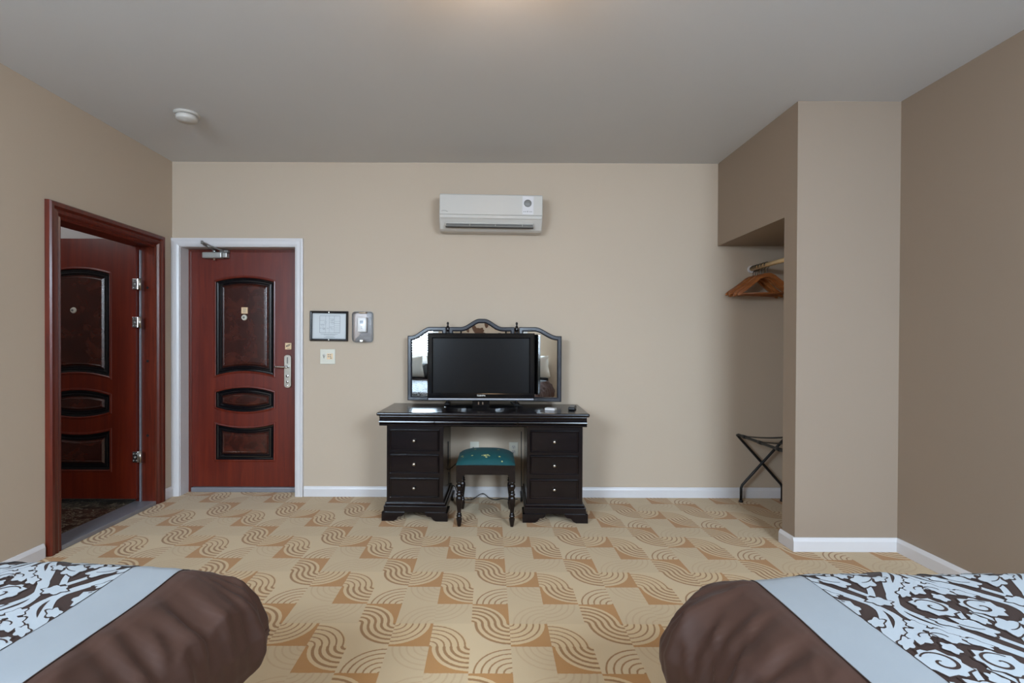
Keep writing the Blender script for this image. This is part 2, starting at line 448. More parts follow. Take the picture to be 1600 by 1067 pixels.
def door_leaf(name, w_, z0, z1, label, mats=('mahog', 'blackwood', 'burl')):
    """local: x 0..w_ from hinge side, front face at y=0 facing -y"""
    e = N()
    P = lambda x, z, h: (x, -h, z)
    xa, xb = .190, .190+.533
    # slab: a front skin around the three panels + core
    box(e, 0, w_, .022, .045, z0, z1)
    # front skin in strips
    segs = 16
    def quad(p):
        f = e.faces.new([e.verts.new(P(x, z, h)) for x, z, h in p])
    def strip(x_0, x_1, za, zb): quad([(x_0, za, 0), (x_1, za, 0), (x_1, zb, 0), (x_0, zb, 0)])
    strip(0, xa, z0, z1); strip(xb, w_, z0, z1)
    for k in range(segs):
        xx0 = xa+(xb-xa)*k/segs; xx1 = xa+(xb-xa)*(k+1)/segs
        edges0 = [z0]; edges1 = [z0]
        for s in reversed(PAN):
            edges0 += [arcy(xx0, xa, xb, s[2], s[3]), arcy(xx0, xa, xb, s[0], s[1])]
            edges1 += [arcy(xx1, xa, xb, s[2], s[3]), arcy(xx1, xa, xb, s[0], s[1])]
        edges0.append(z1); edges1.append(z1)
        for j in range(0, len(edges0), 2):
            quad([(xx0, edges0[j], 0), (xx1, edges1[j], 0), (xx1, edges1[j+1], 0), (xx0, edges0[j+1], 0)])
    for (p, q) in (((0, z0), (w_, z0)), ((w_, z0), (w_, z1)), ((w_, z1), (0, z1)), ((0, z1), (0, z0))):
        quad([(p[0], p[1], 0), (q[0], q[1], 0), (q[0], q[1], -.022), (p[0], p[1], -.022)])
    bmesh.ops.remove_doubles(e, verts=e.verts, dist=1e-5)
    o = struct(name, e, mats[0], label, 'door')
    for s in PAN:
        f = ringmesh(s, xa, xb, [(0, 0), (.003, .004), (.012, .006), (.018, .001)], P, False)
        q = obj('panel_bead', f, mats[0], o)
        f = ringmesh(s, xa, xb, [(.018, .001), (.022, -.010), (.034, -.012), (.040, -.004), (.052, -.003), (.060, -.012), (.066, -.012)], P, False)
        obj('panel_moulding', f, mats[1], o)
        f = ringmesh(s, xa, xb, [(.066, -.012), (.078, .000), (.084, .003), (.088, .000), (.10, .001)], P, True)
        obj('raised_panel', f, mats[2], o)
    return o
# entry door in the back wall
YE = D+.118
door1 = door_leaf('door_1', .955, .045, 2.068, 'closed dark red panelled entry door with door closer in white casing')
door1.location = (-2.562, YE+.004, 0)
b = N(); P = lambda u, v, h: (u, YE-h, v)
sweep(b, [(MD[1]-.001, .0), (MD[1]-.001, MD[2]-.001), (MD[0]+.001, MD[2]-.001), (MD[0]+.001, .0)],
      [(0, -.05), (0, .0), (.020, .0), (.024, -.002), (.030, -.002), (.030, -.05)], P)
obj('door_frame', b, 'mahog_trim').parent = door1
bpy.data.objects['door_frame'].location = (-door1.location.x, -door1.location.y, 0)
def on_door(o): o.parent = door1; o.location = (-door1.location.x, -door1.location.y, 0); return o
b = N(); box(b, MD[0]+.03, MD[1]-.001, YE-.012, YE+.06, .0, .04, .004); on_door(obj('threshold_strip', b, 'alu'))
# spy hole, stickers
def wz(px, py, y): return ((px-764.4)/800*y, 1.2882-(py-536.8)/800*y)
x, z = wz(382.5, 497.5, YE)
b = N(); lathe(b, [(0, .008), (.010, .008), (.013, .012), (.022, .010), (.026, 0)], 24, T((x, YE, z), (radians(90), 0, 0))); on_door(obj('spy_hole', b, 'cream'))
b = N(); lathe(b, [(0, .0135), (.009, .0125)], 20, T((x-.002, YE, z), (radians(90), 0, 0))); on_door(obj('spy_lens', b, 'plastic_grey'))
x, z = wz(382.8, 486.5, YE)
b = N(); box(b, x-.026, x+.026, YE-.0045, YE+.003, z-.027, z+.027); s1 = on_door(obj('notice_sticker', b, 'gold'))
b = N()
for k, (l, r) in enumerate(((-.016, .014), (-.012, .016), (-.017, .010), (-.014, .015))): box(b, x+l, x+r, YE-.0055, YE-.004, z+.014-.010*k, z+.017-.010*k)
q = obj('sticker_lines', b, 'midink', s1)
x, z = wz(451.2, 542, YE)
b = N(); box(b, x-.027, x+.027, YE-.0045, YE+.003, z-.028, z+.028, .001); s2 = on_door(obj('hand_sticker', b, 'gold')); s2['label'] = 'square gold sticker with a black hand symbol and small caption'
b = N(); P = lambda u, v, h: (x+u, YE-.004-h, z+v)
prism(b, [(-.019, -.004), (-.016, .006), (-.004, .013), (.019, .017), (.019, .012), (.008, .009), (.009, .003), (.002, -.004), (-.008, -.003), (-.013, -.009)], 0, .0012, P)
box(b, x-.013, x+.013, YE-.0055, YE-.004, z-.020, z-.017)
obj('hand_symbol', b, 'ink', s2)
b = N(); prism(b, [(-.006, .001), (-.004, .008), (.001, .009), (.003, .004), (-.001, -.001)], .0012, .0018, P); obj('symbol_gap', b, 'gold', s2)
# handle plate
x, zt = wz(450.5, 555.5, YE); _, zb = wz(450.5, 607, YE)
pts = []
for k in range(13): a = pi*k/12; pts.append((x+.030*cos(a), zt-.022+.022*sin(a)))
for k in range(13): a = pi+pi*k/12; pts.append((x+.030*cos(a), zb+.022+.022*sin(a)))
b = N(); prism(b, pts, 0, .012, lambda u, v, h: (u, YE-h, v), bev=.003); hp = on_door(obj('handle_plate', b, 'steel'))
_, zl = wz(450, 574, YE)
b = N(); cyl(b, (x+.004, YE-.01, zl), (x+.004, YE-.052, zl), .010)
tube(b, [(x+.012, YE-.050, zl), (x-.03, YE-.052, zl), (x-.075, YE-.052, zl+.001), (x-.095, YE-.047, zl-.003)], .0085, 10, sub=4)
obj('lever_handle', b, 'chrome', hp)
for i_, (py, rr) in enumerate(((588.5, .013), (597.8, .011), (603.5, .007))):
    _, zz = wz(450, py, YE); b = N(); lathe(b, [(rr, .010), (rr, .016), (rr*.7, .018), (0, .018)], 18, T((x, YE, zz), (radians(90), 0, 0))); obj('lock_cylinder', b, 'chrome', hp)
b = N(); box(b, x-.006, x+.006, YE-.0135, YE-.011, zt-.075, zt-.02, .001); obj('card_slot', b, 'plastic_grey', hp)
# door closer
x, z = wz(334.5, 400.5, YE-.04)
b = N(); box(b, x-.093, x+.075, YE-.058, YE-.002, z-.026, z+.026, .010, 3); dc = on_door(obj('door_closer', b, 'silver'))
b = N(); box(b, x+.078, x+.118, YE-.054, YE-.002, z-.022, z+.020, .007, 3); obj('closer_end_cap', b, 'silver', dc)
b = N(); cyl(b, (x, YE-.03, z-.042), (x, YE-.03, z+.048), .009); cyl(b, (x, YE-.03, z+.026), (x, YE-.03, z+.044), .016); obj('closer_spindle', b, 'chrome', dc)
b = N()
pe = (x-.010, YE-.200, z+.068); pb = (x+.085, YE-.035, z+.035)
for dz in (0, .022):
    tube(b, [(x, YE-.03, z+.044+dz*.2), (x-.012+dz*.3, YE-.11, z+.056+dz*.6), (pe[0], pe[1], pe[2]+dz*.2)], .0062, 8, sub=3)
tube(b, [(pe[0]+.004, pe[1], pe[2]+.014), (x+.04, YE-.12, z+.054), pb], .0065, 8, sub=3)
box(b, pb[0]-.035, pb[0]+.035, pb[1]-.006, pb[1]+.034, pb[2]-.012, pb[2]+.010, .003)
cyl(b, (pe[0], pe[1], pe[2]-.004), (pe[0], pe[1], pe[2]+.024), .010)
obj('closer_arm', b, 'plastic_grey', dc)
# white casing of the entry door
b = N(); P = lambda u, v, h: (u, D-h, v)
sweep(b, [(MD[1], .0), (MD[1], MD[2]), (MD[0], MD[2]), (MD[0], .0)],
      [(.0, .0), (.0, .012), (-.018, .018), (-.040, .018), (-.056, .022), (-.066, .020), (-.068, .0)], P)
box(b, MD[0], MD[0]+.004, D, YE-.0, 0, MD[2]); box(b, MD[1]-.004, MD[1], D, YE, 0, MD[2]); box(b, MD[0], MD[1], D, YE, MD[2]-.004, MD[2])
struct('trim_1', b, 'white', 'white painted casing around the closed entry door', 'door casing')

# side door: frame in the left wall, leaf swung into the side room
b = N(); P = lambda u, v, h: (XL+h, u, v)
prof = [(0, -.14), (0, .012), (.012, .020), (.022, .012), (.034, .026), (.046, .030), (.058, .022), (.072, .034), (.092, .036), (.100, .028), (.102, 0), (.016, 0), (.016, -.14)]
sweep(b, [(LD[0], 0), (LD[0], LD[2]), (LD[1], LD[2]), (LD[1], 0)], [(o-.004, h) for o, h in prof], P)
tr2 = struct('trim_2', b, 'mahog_trim', 'moulded dark red wooden frame around the open side door', 'door frame')
b = N(); box(b, XL-.098, XL-.088, LD[1]-.026, LD[1]-.005, .03, LD[2]-.03, .002); obj('weather_strip', b, 'alu', tr2)
b = N()
for (z_) in (1.72, 1.14, .55): cyl(b, (XL-.045, LD[1]+.010, z_), (XL-.045, LD[1]-.006, z_), .010, 12)
obj('screw_cap', b, 'dark', tr2)
b = N(); box(b, XL-.15, XL+.02, LD[0], LD[1], .0, .030, .004); struct('trim_3', b, 'alu', 'grey metal threshold on the floor of the open side doorway', 'threshold')
door2 = door_leaf('door_2', .87, .05, 2.085, 'open dark red panelled side door swung into the next room')
# leaf opens about square to the wall: hinge at x, extends to -x ; mirror local x by rotating pi and facing camera with flipped y
for o in [door2] + list(door2.children):
    me = o.data
    for v in me.vertices: v.co.x = -v.co.x
    me.flip_normals()
HX, HY = XL-.104, 4.003
door2.location = (HX, HY, .012); door2.rotation_euler = (0, 0, radians(-.3))
b = N(); lathe(b, [(0, .008), (.010, .008), (.013, .012), (.020, .010), (.024, 0)], 24, T((-.487, 0, 1.525), (radians(90), 0, 0))); obj('spy_hole', b, 'cream', door2)
b = N(); lathe(b, [(0, .0135), (.009, .0125)], 20, T((-.490, 0, 1.525), (radians(90), 0, 0))); obj('spy_lens', b, 'plastic_grey', door2)
for py in (447.5, 506, 713.5):
    z = 1.2882-(py-536.8)/800*4.04-.012
    b = N(); box(b, -.008, .036, -.030, -.002, z-.042, z+.042, .003); hg = obj('hinge', b, 'chrome', door2)
    b = N(); cyl(b, (.046, -.020, z-.044), (.046, -.020, z+.044), .010, 14); obj('hinge_pin', b, 'steel', hg)
    b = N()
    for dx_ in (.002, .024):
        for dz_ in (-.026, .026): cyl(b, (dx_, -.029, z+dz_), (dx_, -.032, z+dz_), .005, 10)
    cyl(b, (.013, -.029, z), (.013, -.033, z), .007, 10); obj('hinge_screw', b, 'silver', hg)

# side room
b = N(); X0 = -4.6
box(b, X0, XL-WT, 4.12, 4.22, 0, H); box(b, X0-.1, X0, 1.9, 4.22, 0, H); box(b, X0, XL-WT, 1.8, 1.9, 0, H)
struct('wall_side_room', b, 'sidewall', 'pale grey wall of the room beyond the open side door', 'wall')
b = N(); box(b, X0-.1, XL-WT, 1.8, 4.22, H-.0, H+.1); struct('ceiling_side_room', b, 'ceil')
b = N(); box(b, X0-.1, XL-WT, 1.8, 4.22, -.1, .010); fs = struct('floor_side_room', b, 'dark', 'dark marble tile floor beyond the open side door', 'floor')
tm = None
for i in range(3):
    for j in range(4):
        xa = XL-WT-.004-.6*(i+1)+.003; ya = 4.118-.6*(j+1)+.003-.25
        if tm is None:
            b = N(); box(b, 0, .595, 0, .595, 0, .012, .0015, 1); t_ = obj('tile', b, 'marble', fs); tm = t_.data
        else:
            t_ = bpy.data.objects.new('tile', tm); COL.objects.link(t_); t_.parent = fs
        t_.location = (xa, ya, .010+.0003*((i+j) % 2))
b = N(); box(b, X0+.6, XL-WT-.004, 3.868, 4.118, .01, .021, .0015, 1); obj('tile', b, 'marble', fs)

# ------------------------------------------------------------------ wall items
# framed plan
t = thing('framed_plan', 'black framed floor plan with evacuation drawing beside the entry door', 'picture', (-1.338, D, 1.430), (0, radians(.6), 0))
W2, H2 = .160, .1255
P = lambda u, v, h: (u, -h, v)
b = N(); sweep(b, [(-W2, -H2), (W2, -H2), (W2, H2), (-W2, H2)], [(0, 0.001), (0, .016), (.006, .020), (.016, .018), (.020, .012), (.020, 0.001)], P, True); obj('frame', b, 'blackwood', t)
b = N(); box(b, -W2+.018, W2-.018, -.006, -.002, -H2+.018, H2-.018); pp = obj('paper', b, 'paper', t)
b = N()
def ln(u0, v0, u1, v1, w_=.0012):
    d = Vector((u1-u0, v1-v0)); L = d.length; d /= L; n = Vector((-d.y, d.x))*w_/2
    b.faces.new([b.verts.new(P(uu, vv, .0068)) for uu, vv in ((u0+n.x, v0+n.y), (u0-n.x, v0-n.y), (u1-n.x, v1-n.y), (u1+n.x, v1+n.y))])
def rect(u0, v0, u1, v1, w_=.0012): ln(u0, v0, u1, v0, w_); ln(u1, v0, u1, v1, w_); ln(u1, v1, u0, v1, w_); ln(u0, v1, u0, v0, w_)
rect(-.132, -.098, .132, .098, .0008)
rect(-.079, -.056, .090, .085, .002)
for u in (-.03, .0, .042): ln(u, -.056, u, .085)
for v in (-.018, .012, .048): ln(-.079, v, -.03, v)
for v in (.06, .03, -.005): ln(.0, v, .042, v)
for k in range(6): ln(.042, -.05+.018*k, .090, -.05+.018*k)
for k in range(10):
    u = random.uniform(-.07, .03); v = random.uniform(-.04, .06); rect(u, v, u+random.uniform(.008, .018), v+random.uniform(.006, .016), .001)
ln(-.070, -.068, .072, -.068, .002); ln(-.045, -.074, .05, -.074, .002); ln(-.03, -.088, .04, -.088, .002); ln(-.045, -.095, .05, -.095, .002)
obj('plan_drawing', b, 'midink', pp)
for s in (-1, 1):
    b = N(); box(b, -.004, .004, -.021, -.015, s*(H2-.011)-.005, s*(H2-.011)+.005, .001); obj('frame_clip', b, 'steel', t)
# thermostat in clear guard
t = thing('thermostat', 'white thermostat inside a clear plastic lock box beside framed plan', 'thermostat', (-1.056, D, 1.424))
b = N(); box(b, -.080, .080, -.008, -.001, -.122, .122, .003); obj('back_plate', b, 'clear', t)
b = N()
pts = []
for cx_, cz_, a0 in ((.062, .104, 0), (-.062, .104, 90), (-.062, -.104, 180), (.062, -.104, 270)):
    for k in range(6): a = radians(a0+18*k); pts.append((cx_+.022*cos(a), cz_+.022*sin(a)))
prism(b, pts, .006, .062, lambda u, v, h: (u*(1-(h-.006)*1.2), -h, v*(1-(h-.006)*.7)), bev=.008); obj('lock_box', b, 'clear', t, smooth=True)
b = N(); sweep(b, pts, [(-.003, .006), (.004, .006), (.004, .012), (-.003, .012)], lambda u, v, h: (u, -h, v), True); obj('box_rim', b, 'plastic_grey', t)
b = N(); box(b, -.040, .036, -.036, -.006, -.044, .080, .006, 3); th = obj('thermostat_body', b, 'plastic', t)
b = N(); box(b, -.018, .010, -.0375, -.035, .026, .052, .001); obj('display', b, 'midink', th)
b = N(); box(b, -.009, .003, -.038, -.035, .000, .004); box(b, -.009, .003, -.038, -.035, -.010, -.014); obj('button', b, 'midink', th)
b = N(); box(b, -.012, .014, -.070, -.055, -.125, -.108, .003); obj('lock', b, 'steel', t)
b = N(); box(b, -.030, .030, -.03, -.002, .112, .122, .002); obj('hinge_tab', b, 'gold', t)
# switch plate
t = thing('switch_plate', 'square cream switch plate with sensor and tan label below framed plan', 'switch', (-1.351, D, 1.174))
b = N(); box(b, -.063, .063, -.007, -.0005, -.063, .063, .003); pl = obj('plate', b, 'cream', t)
b = N(); box(b, -.006, .044, -.0085, -.006, -.022, .026, .001); obj('label_patch', b, 'gold', t)
b = N()
for u, v in ((.002, .012), (.018, .012), (.002, -.004), (.018, -.004), (.022, -.016)): box(b, u, u+.012, -.0092, -.008, v, v+.007)
obj('label_print', b, 'plastic_grey', t)
b = N(); lathe(b, [(.011, .006), (.011, .010), (0, .011)], 18, T((-.030, 0, .010), (radians(90), 0, 0))); obj('sensor_button', b, 'plastic', t)
b = N(); box(b, -.034, -.026, -.0115, -.0095, .002, .006); box(b, -.034, -.026, -.0115, -.0095, -.012, -.006); obj('sensor_mark', b, 'ink', t)

def outlet(label, loc, rz, blank=False):
    t = thing('wall_outlet', label, 'outlet', loc, (0, 0, rz))
    b = N(); box(b, -.038, .038, -.006, -.0005, -.060, .060, .0025); obj('plate', b, 'cream', t)
    if blank:
        b = N(); cyl(b, (0, -.006, 0), (0, -.014, 0), .006, 12); obj('cable_jack', b, 'steel', t)
    else:
        for s in (-1, 1):
            b = N(); pts = [(.017*cos(a_/16*2*pi), s*.020+max(-.013, min(.013, .017*sin(a_/16*2*pi)))) for a_ in range(16)]
            prism(b, pts, .005, .009, lambda u, v, h: (u, -h, v)); r = obj('receptacle', b, 'plastic', t)
            b = N()
            for u in (-.007, .007): box(b, u-.0012, u+.0012, -.0098, -.0088, s*.020, s*.020+.009)
            cyl(b, (0, -.0088, s*.020-.007), (0, -.0098, s*.020-.007), .0028, 10); obj('slot', b, 'ink', r)
        b = N(); cyl(b, (0, -.006, 0), (0, -.0075, 0), .003, 10); obj('screw', b, 'steel', t)
    return t
outlet('cream double outlet low on the taupe right wall', (XR, 2.795, .418), radians(90))
outlet('cream cable plate left behind the teal stool under desk', (-.118, D, .405), 0, True)
outlet('cream double outlet right behind the teal stool under desk', (.210, D, .402), 0)

# smoke detector
t = thing('smoke_detector', 'round white smoke detector on the ceiling at the left', 'smoke detector', (-2.005, 3.40, H), (pi, 0, 0))
b = N(); lathe(b, [(0, .0), (.080, .0), (.078, .010), (.066, .014)], 32); obj('base', b, 'plastic', t)
b = N(); lathe(b, [(.060, .012), (.060, .017)], 32); obj('vent_gap', b, 'ink', t)
b = N(); lathe(b, [(0, .017), (.066, .017), (.066, .036), (.058, .047), (.035, .050), (.033, .052), (0, .053)], 32); obj('cover', b, 'plastic', t)
# ceiling lamp (just above the frame)
t = thing('ceiling_light', 'round lit ceiling lamp whose warm glow shows at top centre', 'lamp', (LAMP[0], LAMP[1], H), (pi, 0, 0))
b = N(); lathe(b, [(0, 0), (.15, 0), (.15, .02), (.14, .03), (0, .03)], 32); obj('lamp_base', b, 'silver', t)
b = N(); lathe(b, [(.135, .03), (.13, .06), (.10, .09), (.05, .105), (0, .11)], 32); obj('lamp_shade', b, 'lampglass', t)

# ------------------------------------------------------------------ air conditioner
t = thing('air_conditioner', 'white wall mounted split air conditioner above the desk', 'air conditioner', (.012, D, 2.335), (0, radians(.75), 0))
t.scale = (1, 1, .97)
WA = .414
prof = [(0, .165), (.060, .168), (.165, .158), (.188, .135), (.190, -.022), (.188, -.048), (.134, -.128), (.105, -.140), (0, -.138)]
b = N()
b2 = bmesh.new()
A = [b2.verts.new((-WA, -y_, z_)) for y_, z_ in prof]; B = [b2.verts.new((WA, -y_, z_)) for y_, z_ in prof]
for k in range(len(prof)): b2.faces.new((A[k], A[(k+1) % len(prof)], B[(k+1) % len(prof)], B[k]))
fa = b2.faces.new(A); fb = b2.faces.new(B)
bmesh.ops.recalc_face_normals(b2, faces=b2.faces)
bmesh.ops.bevel(b2, geom=list(fa.edges)+list(fb.edges), offset=.008, segments=2, profile=.5, affect='EDGES')
merge(b, b2); obj('casing', b, 'plastic', t)
b = N(); box(b, -WA+.002, WA-.002, -.199, -.180, -.020, .146, .006, 3); fp = obj('front_panel', b, 'plastic', t)
b = N(); box(b, .250, .340, -.2015, -.198, -.012, .138, .001); dp = obj('display_panel', b, 'white', t)
b = N(); lathe(b, [(0, .003), (.028, .003), (.031, 0)], 32, T((.293, -.2012, .080), (radians(90), 0, 0))); obj('display_dial', b, 'plastic_grey', dp)
b = N()
for k, u in enumerate((-.030, -.016, .0, .018, .030)): box(b, .293+u-.004, .293+u+.004, -.2025, -.2012, .008, .013+(.003 if k == 2 else 0))
obj('indicator', b, 'plastic_grey', dp)
b = N(); tube(b, [(-.395, -.2, .006), (-.380, -.2, .010), (-.362, -.2, .009), (-.350, -.2, .003), (-.343, -.2, .006)], .0018, 6, sub=4); obj('badge', b, 'plastic_grey', fp)
b = N(); box(b, -WA+.004, WA-.004, -.196, -.17, -.048, -.024, .004); obj('lower_trim', b, 'plastic', t)
b = N(); mx = T((0, -.1605, -.089), (radians(-34), 0, 0))
box(b, -.362, .342, -.0050, .0035, -.040, .047, mx=mx); oc = obj('air_outlet', b, 'ink', t)
b = N(); box(b, -.36, .34, -.0130, -.0045, -.006, .016, .002, mx=mx); obj('louvre', b, 'plastic', oc)
b = N()
for k in range(19):
    if k % 6 == 5: continue
    u_0 = -.352+.034*k; box(b, u_0+.027, u_0+.034, -.0105, -.0045, .020, .047, mx=mx)
obj('grille_bar', b, 'plastic_grey', oc)['kind'] = 'stuff'
b = N(); box(b, -.36, .34, -.0145, -.0045, -.040, -.018, .003, mx=mx); obj('louvre', b, 'plastic_grey', oc)
b = N()
for u in (-.362, -.170, .035, .252, .338):
    b = N(); box(b, u, u+.004, -.016, -.004, -.034, .034, mx=mx); obj('divider', b, 'plastic', oc)

# ------------------------------------------------------------------ desk (local: x along, front at y=0 to back +y)
DX, DY, DR = -.045, 3.672, radians(-1.6)
desk = thing('dressing_desk', 'black brown pedestal dressing desk with six knobbed drawers and carved feet', 'desk', (DX, DY, 0), (0, 0, DR))
def slab(nm, x0, x1, y0, y1, z0, z1, bev, mat='espresso', parent=desk, seg=3):
    b = N(); box(b, x0, x1, y0, y1, z0, z1, bev, seg); return obj(nm, b, mat, parent)
HWD = .768
slab('desk_top', -HWD, HWD, 0, .600, .763, .788, .010, seg=4)
slab('top_moulding', -HWD+.018, HWD-.018, .014, .595, .748, .763, .005)
# frieze carcass + three moulded frieze drawers
slab('frieze_carcass', -.735, .735, .050, .590, .690, .748, .002)
def frieze_front(x0, x1, endl, endr):
    pr = [(.052, .689), (.030, .689), (.026, .694), (.026, .700), (.034, .703), (.022, .708), (.017, .716), (.019, .724), (.028, .730), (.034, .732), (.034, .738), (.030, .748), (.052, .748)]
    b2 = bmesh.new()
    A = [b2.verts.new((x0, y_, z_)) for y_, z_ in pr]; B = [b2.verts.new((x1, y_, z_)) for y_, z_ in pr]
    for k in range(len(pr)): b2.faces.new((A[k], A[(k+1) % len(pr)], B[(k+1) % len(pr)], B[k]))
    b2.faces.new(A); b2.faces.new(B)
    b = N(); merge(b, b2); return obj('frieze_drawer', b, 'espresso', desk)
frieze_front(-.752, -.3515, 1, 0); frieze_front(-.3455, .2515, 0, 0); frieze_front(.2575, .752, 0, 1)
for s in (-1, 1):
    b = N(); box(b, s*.735-.001, s*.735+s*.014+.001 if s > 0 else s*.735+.001, .053, .59, .700, .745, .004) if s > 0 else box(b, -.750, -.734, .053, .59, .700, .745, .004)
    obj('side_moulding', b, 'espresso', desk)
def pedestal(xa, xb):
    ped = None
    b = N(); box(b, xa, xb, .050, .575, .125, .690, .002); ped = obj('pedestal', b, 'espresso_v', desk)
    # stiles and rails standing proud
    b = N()
    for (p0, p1) in ((xa, xa+.022), (xb-.030, xb)): box(b, p0, p1, .042, .052, .125, .690, .002)
    for (q0, q1) in ((.660, .690), (.479, .503), (.308, .342), (.125, .166)): box(b, xa+.020, xb-.028, .044, .052, q0, q1, .002)
    obj('face_frame', b, 'espresso', ped)
    for q0, q1 in ((.505, .658), (.344, .477), (.168, .306)):
        b = N(); box(b, xa+.024, xb-.032, .034, .056, q0, q1, .003)
        dr = obj('drawer', b, 'espresso', desk)
        b = N(); P = lambda u, v, h: (u, .034-h, v)
        sweep(b, [(xa+.026, q0+.002), (xb-.034, q0+.002), (xb-.034, q1-.002), (xa+.026, q1-.002)], [(0, 0), (0, .003), (.004, .007), (.009, .003), (.010, 0)], P, True)
        obj('drawer_bead', b, 'espresso', dr)
        cx_, cz_ = (xa+xb)/2-.004, (q0+q1)/2
        b = N(); lathe(b, [(.005, .0), (.005, .010), (.010, .013), (.012, .018), (.009, .024), (0, .026)], 20, T((cx_, .034, cz_), (radians(90), 0, 0))); obj('drawer_knob', b, 'steel', dr)
    # stepped base
    b = N(); box(b, xa-.010, xb+.014, .032, .580, .108, .128, .005, 3); box(b, xa-.018, xb+.024, .022, .585, .058, .108, .004, 3); obj('base_moulding', b, 'espresso', ped)
    # bracket feet, front + sides
    fx0, fx1 = xa-.030, xb+.036
    def scal(w_):
        return [(0, 0), (.085, 0), (.105, .010), (.122, .032), (.150, .036), (.165, .052), (.165, .062), (0, .062)]
    for s, ox in ((1, fx0), (-1, fx1)):
        b = N(); prism(b, [(ox+s*u, v) for u, v in scal(0)], .012, .034, lambda u, v, h: (u, h, v))
        obj('front_bracket', b, 'espresso', ped)
    for s, oy in ((1, .013), (-1, .590)):
        for xw in ((fx0, fx0+.02), (fx1-.02, fx1)):
            b = N(); prism(b, [(oy+s*u, v) for u, v in scal(0)], xw[0], xw[1], lambda u, v, h: (h, u, v))
            obj('side_bracket', b, 'espresso', ped)
pedestal(-.700, -.286); pedestal(.322, .724)
b = N(); box(b, -.287, .323, .555, .572, .60, .690, .002); obj('back_rail', b, 'espresso', desk)

# ------------------------------------------------------------------ triple mirror standing on the desk
MY = 4.190; MZ = .788
mir = thing('triple_mirror', 'dark framed three part dressing mirror standing on desk behind television', 'mirror', (-.058, MY, MZ), (0, 0, 0))
def mirror_leaf(pts, hinge, ang, nm='mirror_frame'):
    """pts: outer outline counter-clockwise in (x,z); pivot about hinge x"""
    mxr = Matrix.Translation((hinge, 0, 0)) @ Matrix.Rotation(ang, 4, 'Z') @ Matrix.Translation((-hinge, 0, 0))
    P = lambda u, v, h: tuple(mxr @ Vector((u, -h, v)))
    b = N(); sweep(b, pts, [(0, 0), (0, .016), (.006, .020), (.026, .020), (.034, .014), (.036, .008), (.036, 0)], P, True)
    f = obj(nm, b, 'slateframe', mir)
    b = N(); n = len(pts)
    b2 = bmesh.new(); ins = []
    for i in range(n):
        p = Vector(pts[i]); a = Vector(pts[i-1]); c = Vector(pts[(i+1) % n])
        n1 = (p-a).normalized(); n2 = (c-p).normalized(); n1 = Vector((-n1.y, n1.x)); n2 = Vector((-n2.y, n2.x))
        mt = (n1+n2)/max(.2, (1+n1.dot(n2)))
        ins.append((p+mt*.030))
    b2.faces.new([b2.verts.new(P(q.x, q.y, .007)) for q in ins])
    merge(b, b2)
    g = obj('mirror_glass', b, 'mirror', f)
    me = g.data
    b = N(); prism(b, [(q.x, q.y) for q in ins], .001, .005, P); obj('backing', b, 'dark', f)
def s_curve(x0, z0, x1, z1, n=12):
    out = []
    for k in range(n+1):
        t_ = k/n; s = t_*t_*(3-2*t_); out.append((x0+(x1-x0)*t_, z0+(z1-z0)*s))
    return out
zb_ = .034; zlo = .562; zhi = .635; zap = .702
top = s_curve(-.040-.24, zhi, -.012, zap, 12)
cpts = [(-.268, zb_), (.268, zb_), (.268, zhi)] + [(x_, z_) for x_, z_ in reversed(s_curve(.02, zap, .170, zhi, 12))][::1] + s_curve(-.170, zhi, -.02, zap, 12)[::-1] + [(-.268, zhi)]
mirror_leaf(cpts, 0, 0)
rp = [(.305, zb_), (.650, zb_), (.650, zlo)] + s_curve(.620, zlo, .435, zhi, 12) + [(.305, zhi)]
mirror_leaf(rp, .305, radians(-11))
lp = [(-.606, zb_), (-.290, zb_), (-.290, zhi), (-.420, zhi)] + s_curve(-.425, zhi, -.578, zlo, 12)[1:] + [(-.606, zlo)]
mirror_leaf(lp, -.290, radians(-2.2))
for s in (-.279, .285):
    b = N(); box(b, s-.010, s+.010, -.006, .012, 0, .60, .002); box(b, s-.022, s+.022, -.05, .07, 0, .018, .004); obj('mirror_post', b, 'espresso_v', mir)
    b = N(); lathe(b, [(.012, .598), (.016, .605), (.017, .622), (.010, .642), (.006, .650), (.009, .660), (.010, .666), (.006, .674), (0, .678)], 16, T((s, .003, 0))); obj('finial', b, 'espresso_v', mir)

# ------------------------------------------------------------------ television
TVY = 3.955
tv = thing('television', 'black flat screen television standing on the desk before the mirror', 'television', (-.060, TVY, .788), (0, 0, radians(0)))
b = N(); box(b, -.410, .410, -.030, .035, .070, .580, .012, 3)
obj('tv_case', b, 'black', tv)
b = N(); P = lambda u, v, h: (u, -.030-h, v)
sweep(b, [(-.410, .070), (.410, .070), (.410, .580), (-.410, .580)], [(0, 0), (0, .004), (.008, .008), (.034, .008), (.040, .002), (.040, 0)], P, True)
obj('bezel', b, 'black', tv)
b = N(); box(b, -.366, .366, -.034, -.028, .122, .538); obj('screen', b, 'screen', tv)
b = N(); box(b, -.40, .40, -.0395, -.030, .078, .118, .003); lb = obj('lower_bezel', b, 'black', tv)
b = N(); box(b, -.405, .405, -.045, -.028, .066, .082, .005, 3); obj('chin_strip', b, 'alu', tv)
b = N(); box(b, -.25, .25, .030, .075, .12, .46, .02, 3); obj('rear_housing', b, 'blackm', tv)
tc = bpy.data.curves.new('lettering', 'FONT'); tc.body = 'TOSHIBA'; tc.size = .016; tc.align_x = 'CENTER'; tc.extrude = .0004; tc.offset = .0006
to = bpy.data.objects.new('tmp', tc); COL.objects.link(to)
bpy.context.view_layer.update(); dg = bpy.context.evaluated_depsgraph_get()
me = bpy.data.meshes.new_from_object(to.evaluated_get(dg)); bpy.data.objects.remove(to)
